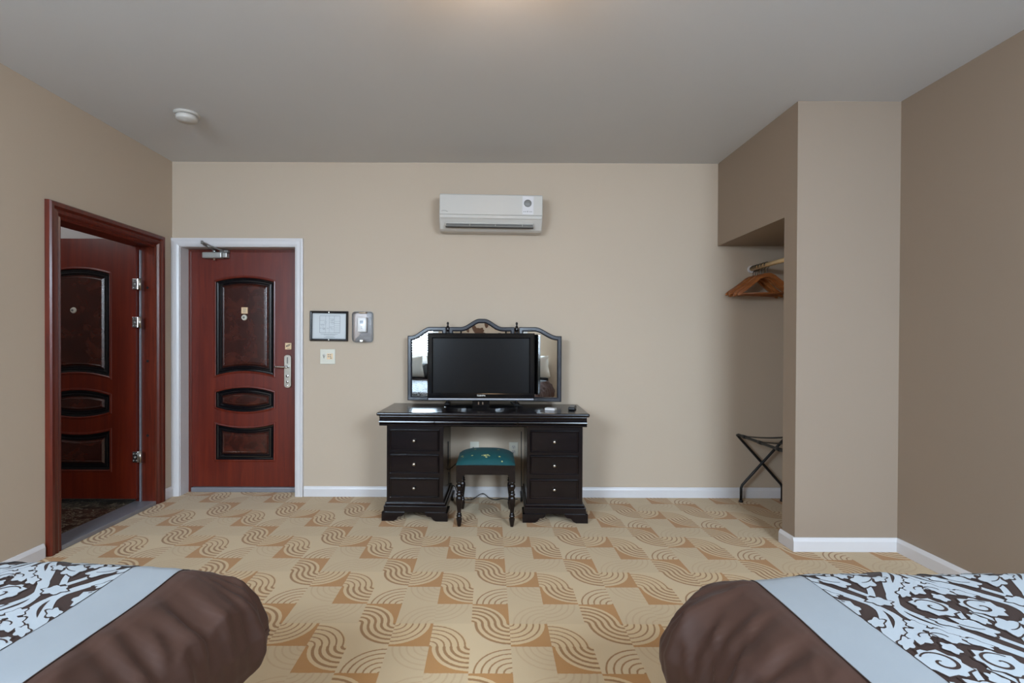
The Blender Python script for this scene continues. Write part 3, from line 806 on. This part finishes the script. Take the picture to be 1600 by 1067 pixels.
me.materials.clear(); me.materials.append(M['plastic'])
lo = bpy.data.objects.new('lettering', me); COL.objects.link(lo); lo.parent = lb; lo.location = (.002, -.0405, .097); lo.rotation_euler = (radians(90), 0, 0); lo.scale = (1.0, 1, 1)
b = N(); box(b, -.065, .065, -.02, .03, .010, .075, .006); obj('stand_neck', b, 'black', tv)
for u in (-.018, .014):
    b = N(); box(b, u-.005, u+.005, -.0215, -.019, .030, .052, .001); obj('neck_fitting', b, 'chrome', tv)
b = N()
pts = [(.285*(abs(cos(a_)))**.7*(1 if cos(a_) >= 0 else -1), .118*sin(a_)) for a_ in [2*pi*k/48 for k in range(48)]]
prism(b, pts, 0.001, .014, lambda u, v, h: (u, v-.005, h), bev=.005); obj('stand_base', b, 'black', tv, smooth=False)

# small things on the desk
t = thing('remote_control', 'black remote control at the right end of desk top', 'remote control', (.640, 3.915, .788), (0, 0, radians(-14)))
b = N(); box(b, -.026, .026, -.085, .085, .001, .024, .009, 3); obj('remote_body', b, 'blackm', t)
b = N()
for r_ in range(6):
    for c_ in range(3): box(b, -.016+.012*c_, -.008+.012*c_, -.06+.02*r_, -.05+.02*r_, .023, .0262, .001, 1)
obj('remote_button', b, 'plastic_grey', t)['kind'] = 'stuff'
t = thing('matchbox', 'small white box lying flat on desk top near remote', 'box', (.467, 3.852, .788), (0, 0, radians(-28)))
b = N(); box(b, -.038, .038, -.024, .024, .001, .018, .001); obj('box_sleeve', b, 'white', t)
b = N(); box(b, -.0385, .0385, -.021, .021, .004, .015); obj('box_tray', b, 'cream', t)

# ------------------------------------------------------------------ stool
st = thing('vanity_stool', 'dark turned leg stool with teal padded seat under the desk', 'stool', (-.018, 3.790, 0), (0, 0, radians(-.5)))
hw, hd = .186, .190
def leg_prof():
    return [(0, 0), (.011, .0), (.013, .008), (.019, .040), (.021, .055), (.016, .066), (.0195, .070), (.0195, .076), (.015, .080), (.018, .088), (.013, .094), (.014, .110), (.019, .150),
            (.0235, .190), (.021, .208), (.016, .216), (.022, .222), (.022, .230), (.015, .236), (.020, .244), (.014, .250), (.0165, .262), (.0235, .278), (.022, .292), (.014, .302), (.020, .308), (.020, .316), (0, .316)]
lm = None
for sx_ in (-1, 1):
    for sy_ in (-1, 1):
        if lm is None:
            b = N(); lathe(b, leg_prof(), 20); box(b, -.021, .021, -.021, .021, .314, .436, .002); o = obj('leg', b, 'espresso_v', st); lm = o.data
        else:
            o = bpy.data.objects.new('leg', lm); COL.objects.link(o); o.parent = st
        o.location = (sx_*hw, sy_*hd, 0)
b = N()
pr_ = [(-hw-.019, .436), (-hw-.019, .350), (-hw+.022, .350), (-hw+.034, .369), (hw-.034, .369), (hw-.022, .350), (hw+.019, .350), (hw+.019, .436)]
for y_ in (-hd-.0215, hd+.0055): prism(b, pr_, y_, y_+.016, lambda u, v, h: (u, h, v))
for x_ in (-hw-.0215, hw+.0055): box(b, x_, x_+.016, -hd, hd, .366, .436)
obj('apron', b, 'espresso', st)
b = N(); b2 = bmesh.new(); n = 24; G = []
def cush(u, v):
    a = max(abs(u), abs(v)); 
    z = .436+.066*(1-abs(u)**3.2)**.5*(1-abs(v)**2.4)**.62+.004*(1-u*u)
    k = 1-.035*((z-.436)/.07)
    return Vector((u*(hw+.022)*k, v*(hd+.022)*k, z))
for i in range(n+1): G.append([b2.verts.new(cush(-1+2*i/n, -1+2*j/n)) for j in range(n+1)])
for i in range(n):
    for j in range(n): f = b2.faces.new((G[i][j], G[i+1][j], G[i+1][j+1], G[i][j+1])); f.smooth = True
# rim
merge(b, b2)
box(b, -hw-.022, hw+.022, -hd-.022, hd+.022, .4362, .4372)
seat = obj('seat_cushion', b, 'teal', st)
def blob(bm_, cu, cv, r, seed, lobes=5, mp=None):
    b2 = bmesh.new(); c = b2.verts.new(mp(cu, cv)); ring = []
    for k in range(20):
        a = 2*pi*k/20; rr = r*(.75+.25*cos(lobes*a+seed)); ring.append(b2.verts.new(mp(cu+rr*cos(a), cv+rr*sin(a))))
    for k in range(20): b2.faces.new((c, ring[k], ring[(k+1) % 20]))
    for f in b2.faces: f.smooth = True
    merge(bm_, b2)
mpc = lambda u, v: cush(u, v)+Vector((0, -.0022, .0026))
for cl in (((-.03, -.68, .075), (.06, -.65, .06), (.02, -.77, .05), (.12, -.70, .035), (-.13, -.68, .035)), ((-.48, -.66, .045),), ((.48, -.72, .05),),
           ((-.84, -.52, .05), (-.80, -.64, .03)), ((.45, -.05, .06),), ((-.40, -.02, .06),), ((.56, -.93, .035),)):
    b = N()
    for u, v, r in cl: blob(b, u, v, r, u*9, 5, mpc)
    obj('embroidered_motif', b, 'motif', seat)
# ------------------------------------------------------------------ cords
def cpt(px, py, y, lo=-.318, hi=.262): x_, z_ = wz(px, py, y); return (max(lo, min(hi, x_)), y, max(.006, z_))
b = N(); tube(b, [cpt(699, 690, 4.05), cpt(700, 712, 4.05), cpt(699, 722, 4.05), cpt(697.5, 734, 4.05), cpt(715, 724, 4.12), cpt(726, 716, 4.19), cpt(741, 699, 4.275)], .0035, 6, sub=6)
tag(obj('power_cord', b, 'blackm'), 'thin black cord running from left pedestal to the cable plate', 'cord')
b = N(); tube(b, [cpt(700, 738, 4.1), cpt(699, 756, 4.1), cpt(711, 760, 4.15), cpt(716, 770, 4.18), cpt(724, 790, 4.20), cpt(733, 792, 4.20),
                  cpt(741, 784, 4.22), cpt(755, 771.5, 4.25), cpt(765, 778, 4.24), cpt(775, 791, 4.2), cpt(786, 788, 4.23), cpt(798, 792, 4.21), cpt(810, 792, 4.22)], .0035, 6, sub=6)
tag(obj('power_cord', b, 'blackm'), 'black power cord looping over the carpet behind the stool', 'cord')
b = N(); tube(b, [cpt(817, 674, 4.1), cpt(816.5, 700, 4.1), cpt(817, 730, 4.08), cpt(819, 762, 4.08), cpt(818, 785, 4.08)], .003, 6, sub=6)
tag(obj('power_cord', b, 'blackm'), 'thin black cord hanging beside the right pedestal of desk', 'cord')
b = N(); tube(b, [(.27, 4.02, .792), (.21, 4.05, .80), (.17, 4.02, .83), (.22, 4.0, .81), (.26, 4.03, .797), (.20, 4.09, .792), (.10, 4.11, .792)], .003, 6, sub=6)
tag(obj('cable', b, 'blackm'), 'short black cable coiled under the right side of television', 'cord')

# ------------------------------------------------------------------ closet
RX, RZ = 2.190, 1.918
b = N(); cyl(b, (RX, YD+.001, RZ), (RX, D-.001, RZ), .0175, 20); rod = tag(obj('closet_rod', b, 'rodwood'), 'pale wooden closet rod under the taupe header', 'rod')
for y0, s in ((D, -1), (YD, 1)):
    b = N(); cyl(b, (RX, y0+s*.0005, RZ), (RX, y0+s*.018, RZ), .030, 20); o = obj('rod_socket', b, 'white', rod)
def hanger(y, tw, label, dz=0, tilt=0):
    t = thing('clothes_hanger', label, 'hanger', (RX, y, RZ), (0, radians(tilt), radians(tw)), 'wooden hangers on the closet rod')
    b = N()
    pts = [(.0225*cos(radians(a_)), 0, .0225*sin(radians(a_))-.004) for a_ in range(-160, 100, 20)][::-1]
    pts = [(.0216*cos(radians(a_)), 0, .0216*sin(radians(a_))) for a_ in range(200, -61, -20)]
    pts += [(.002, 0, -.032), (0, 0, -.042), (0, 0, -.075)]
    tube(b, pts, .0031, 6, sub=2); obj('hook', b, 'darksteel', t)
    for s in (-1, 1):
        b = N(); pr = []
        top = [(0, -.066), (.030, -.068), (.060, -.084), (.110, -.128), (.160, -.168), (.200, -.196), (.222, -.216), (.224, -.232)]
        bot = [(.214, -.236), (.190, -.222), (.150, -.192), (.100, -.152), (.055, -.112), (.025, -.098), (0, -.096)]
        prism(b, [(s*u, v) for u, v in top+bot], -.008, .008, lambda u, v, h: (u, h*(1+.0*abs(u))+.10*u*u, v), bev=.003)
        obj('shoulder', b, 'hanger', t)
    b = N(); cyl(b, (-.205, .0045, -.222), (.205, .0045, -.222), .0055, 10); obj('trouser_bar', b, 'hanger', t)
for y, tw, lab, tl in ((4.250, 4, 'wooden clothes hanger nearest the back wall on the closet rod', 2.5), (4.217, 3, 'second wooden clothes hanger from the back wall on the rod', -1.5),
                   (4.182, 1.5, 'third wooden clothes hanger from the back wall on the rod', 3), (4.135, -.5, 'third wooden clothes hanger from the front of the hanger row', -2),
                   (4.090, -3, 'second wooden clothes hanger from the front of the hanger row', 1), (4.040, -6, 'frontmost wooden clothes hanger on the closet rod', -1)):
    hanger(y, tw, lab, 0, tl)
# luggage rack
t = thing('luggage_rack', 'folding black metal luggage rack with straps inside the closet', 'luggage rack', (2.24, 3.93, 0))
ya, yb = -.45, .27
def uframe(s, dy, nm):
    b = N(); r = .0105
    def side(y, fl):
        return [(s*-.175, y, .004), (s*-.175, y, .115), (s*-.165, y, .140), (0, y, .325), (s*.172, y, .515), (s*.198, y, .545)]
    L = side(ya+dy, 0); R_ = side(yb-dy, 0)
    pts = L + [(s*.200, ya+dy+.03, .552)] + [(s*.200, yb-dy-.03, .552)] + R_[::-1]
    tube(b, pts, r, 10)
    obj(nm, b, 'blackm', t)
    for y in (ya+dy, yb-dy):
        b = N(); cyl(b, (s*-.175, y, 0), (s*-.175, y, .016), .0155, 12); obj('rubber_foot', b, 'blackm', t)
uframe(-1, 0, 'tube_frame'); uframe(1, .024, 'tube_frame')
for y in (ya+.012, yb-.012):
    b = N(); cyl(b, (0, y-.016, .325), (0, y+.016, .325), .007, 12); obj('pivot_bolt', b, 'steel', t)
sm_ = None
for y in (-.33, -.09, .15):
    if sm_ is None:
        b = N(); 
        for k in range(10):
            u0, u1 = -.2+.04*k, -.2+.04*(k+1); zz = lambda u: .556-.014*(1-(u/.2)**2)
            prism(b, [(u0, zz(u0)), (u1, zz(u1)), (u1, zz(u1)+.003), (u0, zz(u0)+.003)], -.024, .024, lambda u, v, h: (u, h, v))
        for s in (-1, 1): lathe(b, [(.0135, -.024), (.0135, .024)], 14, T((s*.200, 0, .552), (radians(90), 0, 0)))
        o = obj('strap', b, 'blackm', t); sm_ = o.data
    else:
        o = bpy.data.objects.new('strap', sm_); COL.objects.link(o); o.parent = t
    o.location = (0, y, 0)

# ------------------------------------------------------------------ beds
PROF = [(0, 0), (.03, .001), (.06, .007), (.124, .038), (.185, .080), (.225, .130), (.247, .190), (.244, .245), (.228, .285), (.205, .300)]
ARC = [0]
for (a0, b0), (a1, b1) in zip(PROF, PROF[1:]): ARC.append(ARC[-1]+sqrt((a1-a0)**2+(b1-b0)**2))
LEN = ARC[-1]
def prof_at(e):
    e = max(0, min(LEN-1e-6, e))
    for k in range(len(ARC)-1):
        if e <= ARC[k+1]:
            t_ = (e-ARC[k])/(ARC[k+1]-ARC[k]); 
            return PROF[k][0]+(PROF[k+1][0]-PROF[k][0])*t_, PROF[k][1]+(PROF[k+1][1]-PROF[k][1])*t_
def bed(sgn, xe, xf, yf, yh, zt, flare, seed, fold, side_name):
    """sgn: +1 = aisle side towards +x. xe aisle shoulder x, xf far shoulder x, yf foot shoulder y, yh head y"""
    X = lambda a: xe+sgn*a                       # a=0 at aisle shoulder, negative over the bed
    Wd = abs(xf-xe)
    def cmap(a, bb):
        # bb=0 at foot shoulder, positive over the foot; a>0 over the aisle, a<-Wd over far side
        dx = a if a > 0 else (a+Wd if a < -Wd else 0)
        dy = bb if bb > 0 else 0
        e = max(abs(dx), dy)
        if dx and dy: e = min(LEN, (abs(dx)**7+dy**7)**(1/7))
        px = max(-Wd, min(0, a)); py = min(0, bb)
        if e <= 0:
            nn = noise.noise(Vector((a*3.1, bb*3.1, seed)))
            edge = min(1, min(-a, a+Wd, -bb)/.25+.15) if True else 1
            z = zt + .012*nn + .022*(1-exp(min(a, -0)*4.0))
            return Vector((X(a), yf+bb, z))
        L = sqrt(dx*dx+dy*dy); ux, uy = dx/L, dy/L
        o_, d_ = prof_at(e)
        steep = 1 if dy else .56+.44*exp(py/.30)
        fl = (1+(flare-1)*(abs(ux))*(e/LEN))*steep
        sc = 1 if abs(ux) > .99 else 1
        CA = .346
        if dx >= 0:
            tang = py if not dy else (atan2(uy, ux)*.22 if dx else CA-px)
        else:
            tang = (2*CA+Wd-py) if not dy else 2*CA+Wd-atan2(uy, -ux)*.22
        k = (e/LEN)
        amp = fold*min(1, k*2.2)**.8*.62*(.35 if (dy and not dx) else (.35+.25*abs(ux) if dy else 1-.4*exp(py/.12)))
        w1 = noise.noise(Vector((tang*13+k*.8, k*.9, seed+5)))
        w2 = noise.noise(Vector((tang*25+k*1.5, k*1.8, seed+9)))
        cr = 1-abs(noise.noise(Vector((tang*9+k*2.2, k*2.0, seed+13))))*2
        ww = amp*(w1*1.3+w2*.9) + amp*.5*max(0, cr)**3
        puff = .012*noise.noise(Vector((tang*4, k*3, seed+2)))*min(1, k*4)
        o_b, d_b = prof_at(e-.01); o_c, d_c = prof_at(e+.01); q_ = max(1e-4, sqrt((o_c-o_b)**2+(d_c-d_b)**2))
        sn, cs = (d_c-d_b)/q_, (o_c-o_b)/q_
        o2 = o_*fl+(ww+puff)*sn
        nn = noise.noise(Vector((px*3.1, py*3.1, seed)))
        z0_ = zt+.012*nn*max(0, 1-k*3)+.022*(1-exp(px*4.0))
        drop = d_*(1+.10*(flare-1)*4*abs(ux)) + (.03*noise.noise(Vector((tang*3, 1, seed+4))) if k > .8 else 0)
        return Vector((X(px)+sgn*ux*o2, yf+py+uy*o2*.78, z0_-drop+(ww+puff)*max(cs, 0)))
    # grid lines
    BW = .140
    def lin(a, b_, st_): n_ = max(1, int(round((b_-a)/st_))); return [a+(b_-a)*k/n_ for k in range(n_)]
    ga = lin(-Wd-LEN, -Wd, .014)+lin(-Wd, -Wd+BW, .02)+lin(-Wd+BW, -BW, .02)+lin(-BW, 0, .014)+lin(0, LEN, .0075)+[LEN]
    gb = lin(yh-yf, 0, .0125)+lin(0, LEN, .010)+[LEN]
    b = bmesh.new(); G = []
    for a in ga: G.append([b.verts.new(cmap(a, q)) for q in gb])
    for i in range(len(ga)-1):
        am = (ga[i]+ga[i+1])/2
        mi = 2 if (am > 0 or am < -Wd) else (1 if (am > -BW or am < -Wd+BW) else 0)
        for j in range(len(gb)-1):
            f = b.faces.new((G[i][j], G[i+1][j], G[i+1][j+1], G[i][j+1])); f.smooth = True; f.material_index = mi
    bmesh.ops.recalc_face_normals(b, faces=b.faces)
    if G[len(ga)//2][5].normal.z < 0: bmesh.ops.reverse_faces(b, faces=b.faces)
    com = obj('comforter', b, ['ground', 'blue', 'brown'])
    tag(com, side_name + ' comforter with pale blue scroll pattern, blue band and brown border', 'comforter', 'patterned comforters on the two beds')
    so = com.modifiers.new('s', 'SOLIDIFY'); so.thickness = .018; so.offset = -1
    # piping between band and border
    b = N(); tube(b, [cmap(.0, q)+Vector((0, 0, .001)) for q in [yh-yf+.02*k for k in range(int((yf-yh)/.02))]+[0, .02, .05, .09, .13]], .0022, 5)
    obj('piping', b, 'ground', com)
    # printed scrollwork
    lay = [.0011, .0027, .0016, .0021]
    def mp(l):
        def f(a, q):
            a = max(-Wd+BW, min(-BW, a)); q = min(q, LEN*.7)
            p = cmap(a, q); e_ = .004
            t1 = cmap(a+e_, q)-p; t2 = cmap(a, q-e_)-p
            n_ = t1.cross(t2); n_.normalize()
            if n_.z < 0: n_ = -n_
            return p+n_*lay[l]
        return f
    def ribbon(bm_, pts, wid, l=0):
        M_ = mp(l); prev = None
        for i, p in enumerate(pts):
            p = Vector(p); d = Vector(pts[min(i+1, len(pts)-1)])-Vector(pts[max(i-1, 0)])
            if d.length < 1e-9: continue
            d.normalize(); n_ = Vector((-d.y, d.x)); w_ = wid(i/(len(pts)-1)) if callable(wid) else wid
            rows = [p+n_*w_/2, p, p-n_*w_/2]
            if all(r[0] > -BW+.0 or r[0] < -Wd+BW for r in rows): prev = None; continue
            if any(r[1] > LEN*.7 or r[1] < yh-yf+.3 for r in rows): prev = None; continue
            cur = [bm_.verts.new(M_(r[0], r[1])) for r in rows]
            if prev:
                for k in range(2): bm_.faces.new((prev[k], cur[k], cur[k+1], prev[k+1])).smooth = True
            prev = cur
    def leafblob(bm_, cu, cv, r, ang, seedk, l=0, ar=1.0, lob=7, dp=.22):
        if not (-Wd+BW-.02 < cu < -BW+.05) or cv > LEN*.6 or cv < yh-yf+.35: return
        M_ = mp(l); c = bm_.verts.new(M_(cu, cv)); rings = []
        for fr in (.5, 1):
            ring = []
            for k in range(28):
                a = 2*pi*k/28; s = abs(((lob*a/(2*pi)) % 1)-.5)*2
                rr = r*(1-dp+dp*s*1.3)*(1 if fr == 1 else .5)
                x_, y_ = rr*cos(a)*ar, rr*sin(a)
                ring.append(bm_.verts.new(M_(cu+x_*cos(ang)-y_*sin(ang), cv+x_*sin(ang)+y_*cos(ang))))
            rings.append(ring)
        for k in range(28):
            k2 = (k+1) % 28
            bm_.faces.new((c, rings[0][k], rings[0][k2])).smooth = True
            bm_.faces.new((rings[0][k], rings[1][k], rings[1][k2], rings[0][k2])).smooth = True
    def leaf2(cu, cv, r, ang, z_, ar=1.0, lob=7, dp=.22):
        leafblob(db, cu, cv, r*1.0+.0045, ang, 0, 2, ar, lob, dp); leafblob(lb, cu, cv, r, ang, 0, 3, ar, lob, dp)
    PU, PV = .36, .46
    lb = bmesh.new(); db = bmesh.new()
    def motif(cu, cv):
        # ogee ribbons on both sides of this centre
        for s in (-1, 1):
            pts = []
            for k in range(41):
                v = -PV/2+PV*k/40
                u = .082+.064*cos(2*pi*v/PV)+.010*sin(4*pi*v/PV)
                pts.append((cu+s*u, cv+v))
            ribbon(lb, pts, lambda t_: .015+.011*abs(sin(2*pi*t_)))
            # big acanthus scroll
            leaf2(cu+s*.062, cv+.022, .047, s*.5, 0, lob=8, dp=.20)
            pts = []
            for k in range(34):
                th = k/33*3.6*pi/1.6; rr = .034*(1-k/33)**.8+.003
                pts.append((cu+s*(.060+rr*cos(th+.6)), cv+.022+rr*sin(th+.6)))
            ribbon(db, pts, lambda t_: .0035+.004*sin(pi*t_), 1)
            # stem from the foot of the ogee to the scroll
            pts = [(cu+s*(.004+.036*sin(k/14*pi*.9)), cv-.155+.16*k/14) for k in range(15)]
            ribbon(lb, pts, lambda t_: .016-.004*t_)
            leaf2(cu+s*.042, cv-.070, .030, s*1.0, 0, ar=1.5, lob=5, dp=.3)
            leaf2(cu+s*.098, cv-.055, .016, s*.7, 0, ar=1.8, lob=5, dp=.35)
            leaf2(cu+s*.078, cv+.092, .015, -s*.8, 0, ar=2.0, lob=5, dp=.35)
            leaf2(cu+s*.030, cv+.118, .026, s*2.2, 0, ar=1.5, lob=6, dp=.3)
            pts = [(cu+s*(.012+.020*cos(k/10*pi*1.3)), cv+.112+.016*sin(k/10*pi*1.3)) for k in range(11)]
            ribbon(db, pts, .0035, 1)
            pts = [(cu+s*(.030+.05*k/8), cv-.082+.03*(k/8)**2) for k in range(9)]
            ribbon(db, pts, .003, 1)
        leaf2(cu, cv+.160, .026, 0, 0, ar=.8, lob=6, dp=.3)
        leaf2(cu, cv-.035, .026, 0, 0, ar=.7, lob=6, dp=.3)
        leaf2(cu, cv+.070, .022, 0, 0, ar=.8, lob=5, dp=.3)
        leaf2(cu, cv-.185, .024, 0, 0, ar=1.3, lob=6, dp=.3)
    ni = int(Wd/PU)+2; nj = int((yf-yh)/PV)+2
    for i in range(-1, ni+1):
        for j in range(-1, nj+1):
            motif(-BW-.10-i*PU, .06-j*PV); motif(-BW-.10-PU/2-i*PU, .06-PV/2-j*PV)
    obj('scroll_print', lb, 'print', com)['kind'] = 'stuff'; obj('scroll_line', db, 'ground', com)['kind'] = 'stuff'
    for nm in ():
        pass
    # bed under it
    bx0, bx1 = sorted((xe+sgn*.01, xf-sgn*.01))
    bt = thing('bed', side_name + ' bed, mostly hidden under its comforter', 'bed', ((bx0+bx1)/2, yf+.03, 0)); cx_ = (bx0+bx1)/2
    hwb = (bx1-bx0)/2; Lb = yf+.03-yh
    b = N(); box(b, -hwb, hwb, -Lb, 0, .36, zt-.075, .05, 4); obj('mattress', b, 'pillow', bt)
    b = N(); box(b, -hwb+.01, hwb-.01, -Lb, -.01, .17, .355, .02, 2); obj('box_spring', b, 'pillow', bt)
    b = N(); box(b, -hwb+.02, hwb-.02, -Lb+.02, -.02, .135, .17, .004)
    obj('bed_frame', b, 'blackm', bt)
    for s in (-1, 1):
        for yy in (-.12, -Lb+.12):
            b = N(); cyl(b, (s*(hwb-.1), yy, 0), (s*(hwb-.1), yy, .137), .025, 12); obj('leg', b, 'blackm', bt)
    b = N(); box(b, -hwb, hwb, -Lb-.045, -Lb-.005, .12, .925, .01, 3); obj('headboard', b, 'espresso_v', bt)
    for k, s in enumerate((-1, 1)):
        b2 = bmesh.new(); n_ = 20; GG = []
        for side in (1, -1):
            g_ = []
            for i in range(n_+1):
                row = []
                for j in range(n_+1):
                    u, v = -1+2*i/n_, -1+2*j/n_
                    th = .085*((1-abs(u)**3)*(1-abs(v)**3))**.6+.004*noise.noise(Vector((u*3, v*3, k+seed)))
                    ku = 1-.06*(1-abs(v))*abs(u)**3; kv = 1-.06*(1-abs(u))*abs(v)**3
                    row.append(b2.verts.new((u*.33*ku, side*th, v*.215*kv)))
                g_.append(row)
            GG.append(g_)
            for i in range(n_):
                for j in range(n_):
                    b2.faces.new((g_[i][j], g_[i+1][j], g_[i+1][j+1], g_[i][j+1]))
        bmesh.ops.remove_doubles(b2, verts=b2.verts, dist=.0006)
        b = N(); merge(b, b2)
        o = obj('pillow', b, 'pillow', smooth=True); o.location = (cx_+s*.36, yh+.20, zt+.262); o.rotation_euler = (radians(-22), 0, 0)
        tag(o, ('inner ' if s == sgn else 'outer ') + 'white pillow at the head of the ' + side_name.split(',')[0], 'pillow', 'white pillows leaning on the headboards')
bed(1, -.905, -2.10, 1.475, -.84, .618, 1.0, 3.0, .050, 'left')
bed(-1, .765, 2.05, 1.435, -.84, .612, 1.12, 8.0, .036, 'right')

# framed print on the wall behind the camera, seen in the top of the mirror
t = thing('framed_print', 'leaf print on the wall behind, seen only in the mirror arch', 'picture', (-.1, YR, 1.62), (0, 0, pi))
b = N(); sweep(b, [(-.42, -.30), (.42, -.30), (.42, .30), (-.42, .30)], [(0, .001), (0, .022), (.025, .022), (.03, .001)], lambda u, v, h: (u, -h, v), True); obj('frame', b, 'espresso', t)
b = N(); box(b, -.40, .40, -.010, -.003, -.28, .28); ap = obj('print_sheet', b, 'artpaper', t)
b = N()
for k in range(14):
    a0 = random.uniform(0, pi); cu, cv = random.uniform(-.32, .32), random.uniform(-.2, .2); L_ = random.uniform(.07, .12)
    prism(b, [(cu+L_*cos(q)*cos(a0)-.4*L_*sin(q)*sin(a0), cv+L_*cos(q)*sin(a0)+.4*L_*sin(q)*cos(a0)) for q in [2*pi*i/16 for i in range(16)]], .010, .0105+.0002*k, lambda u, v, h: (u, -h, v))
obj('leaf_shape', b, 'artbrown', ap)
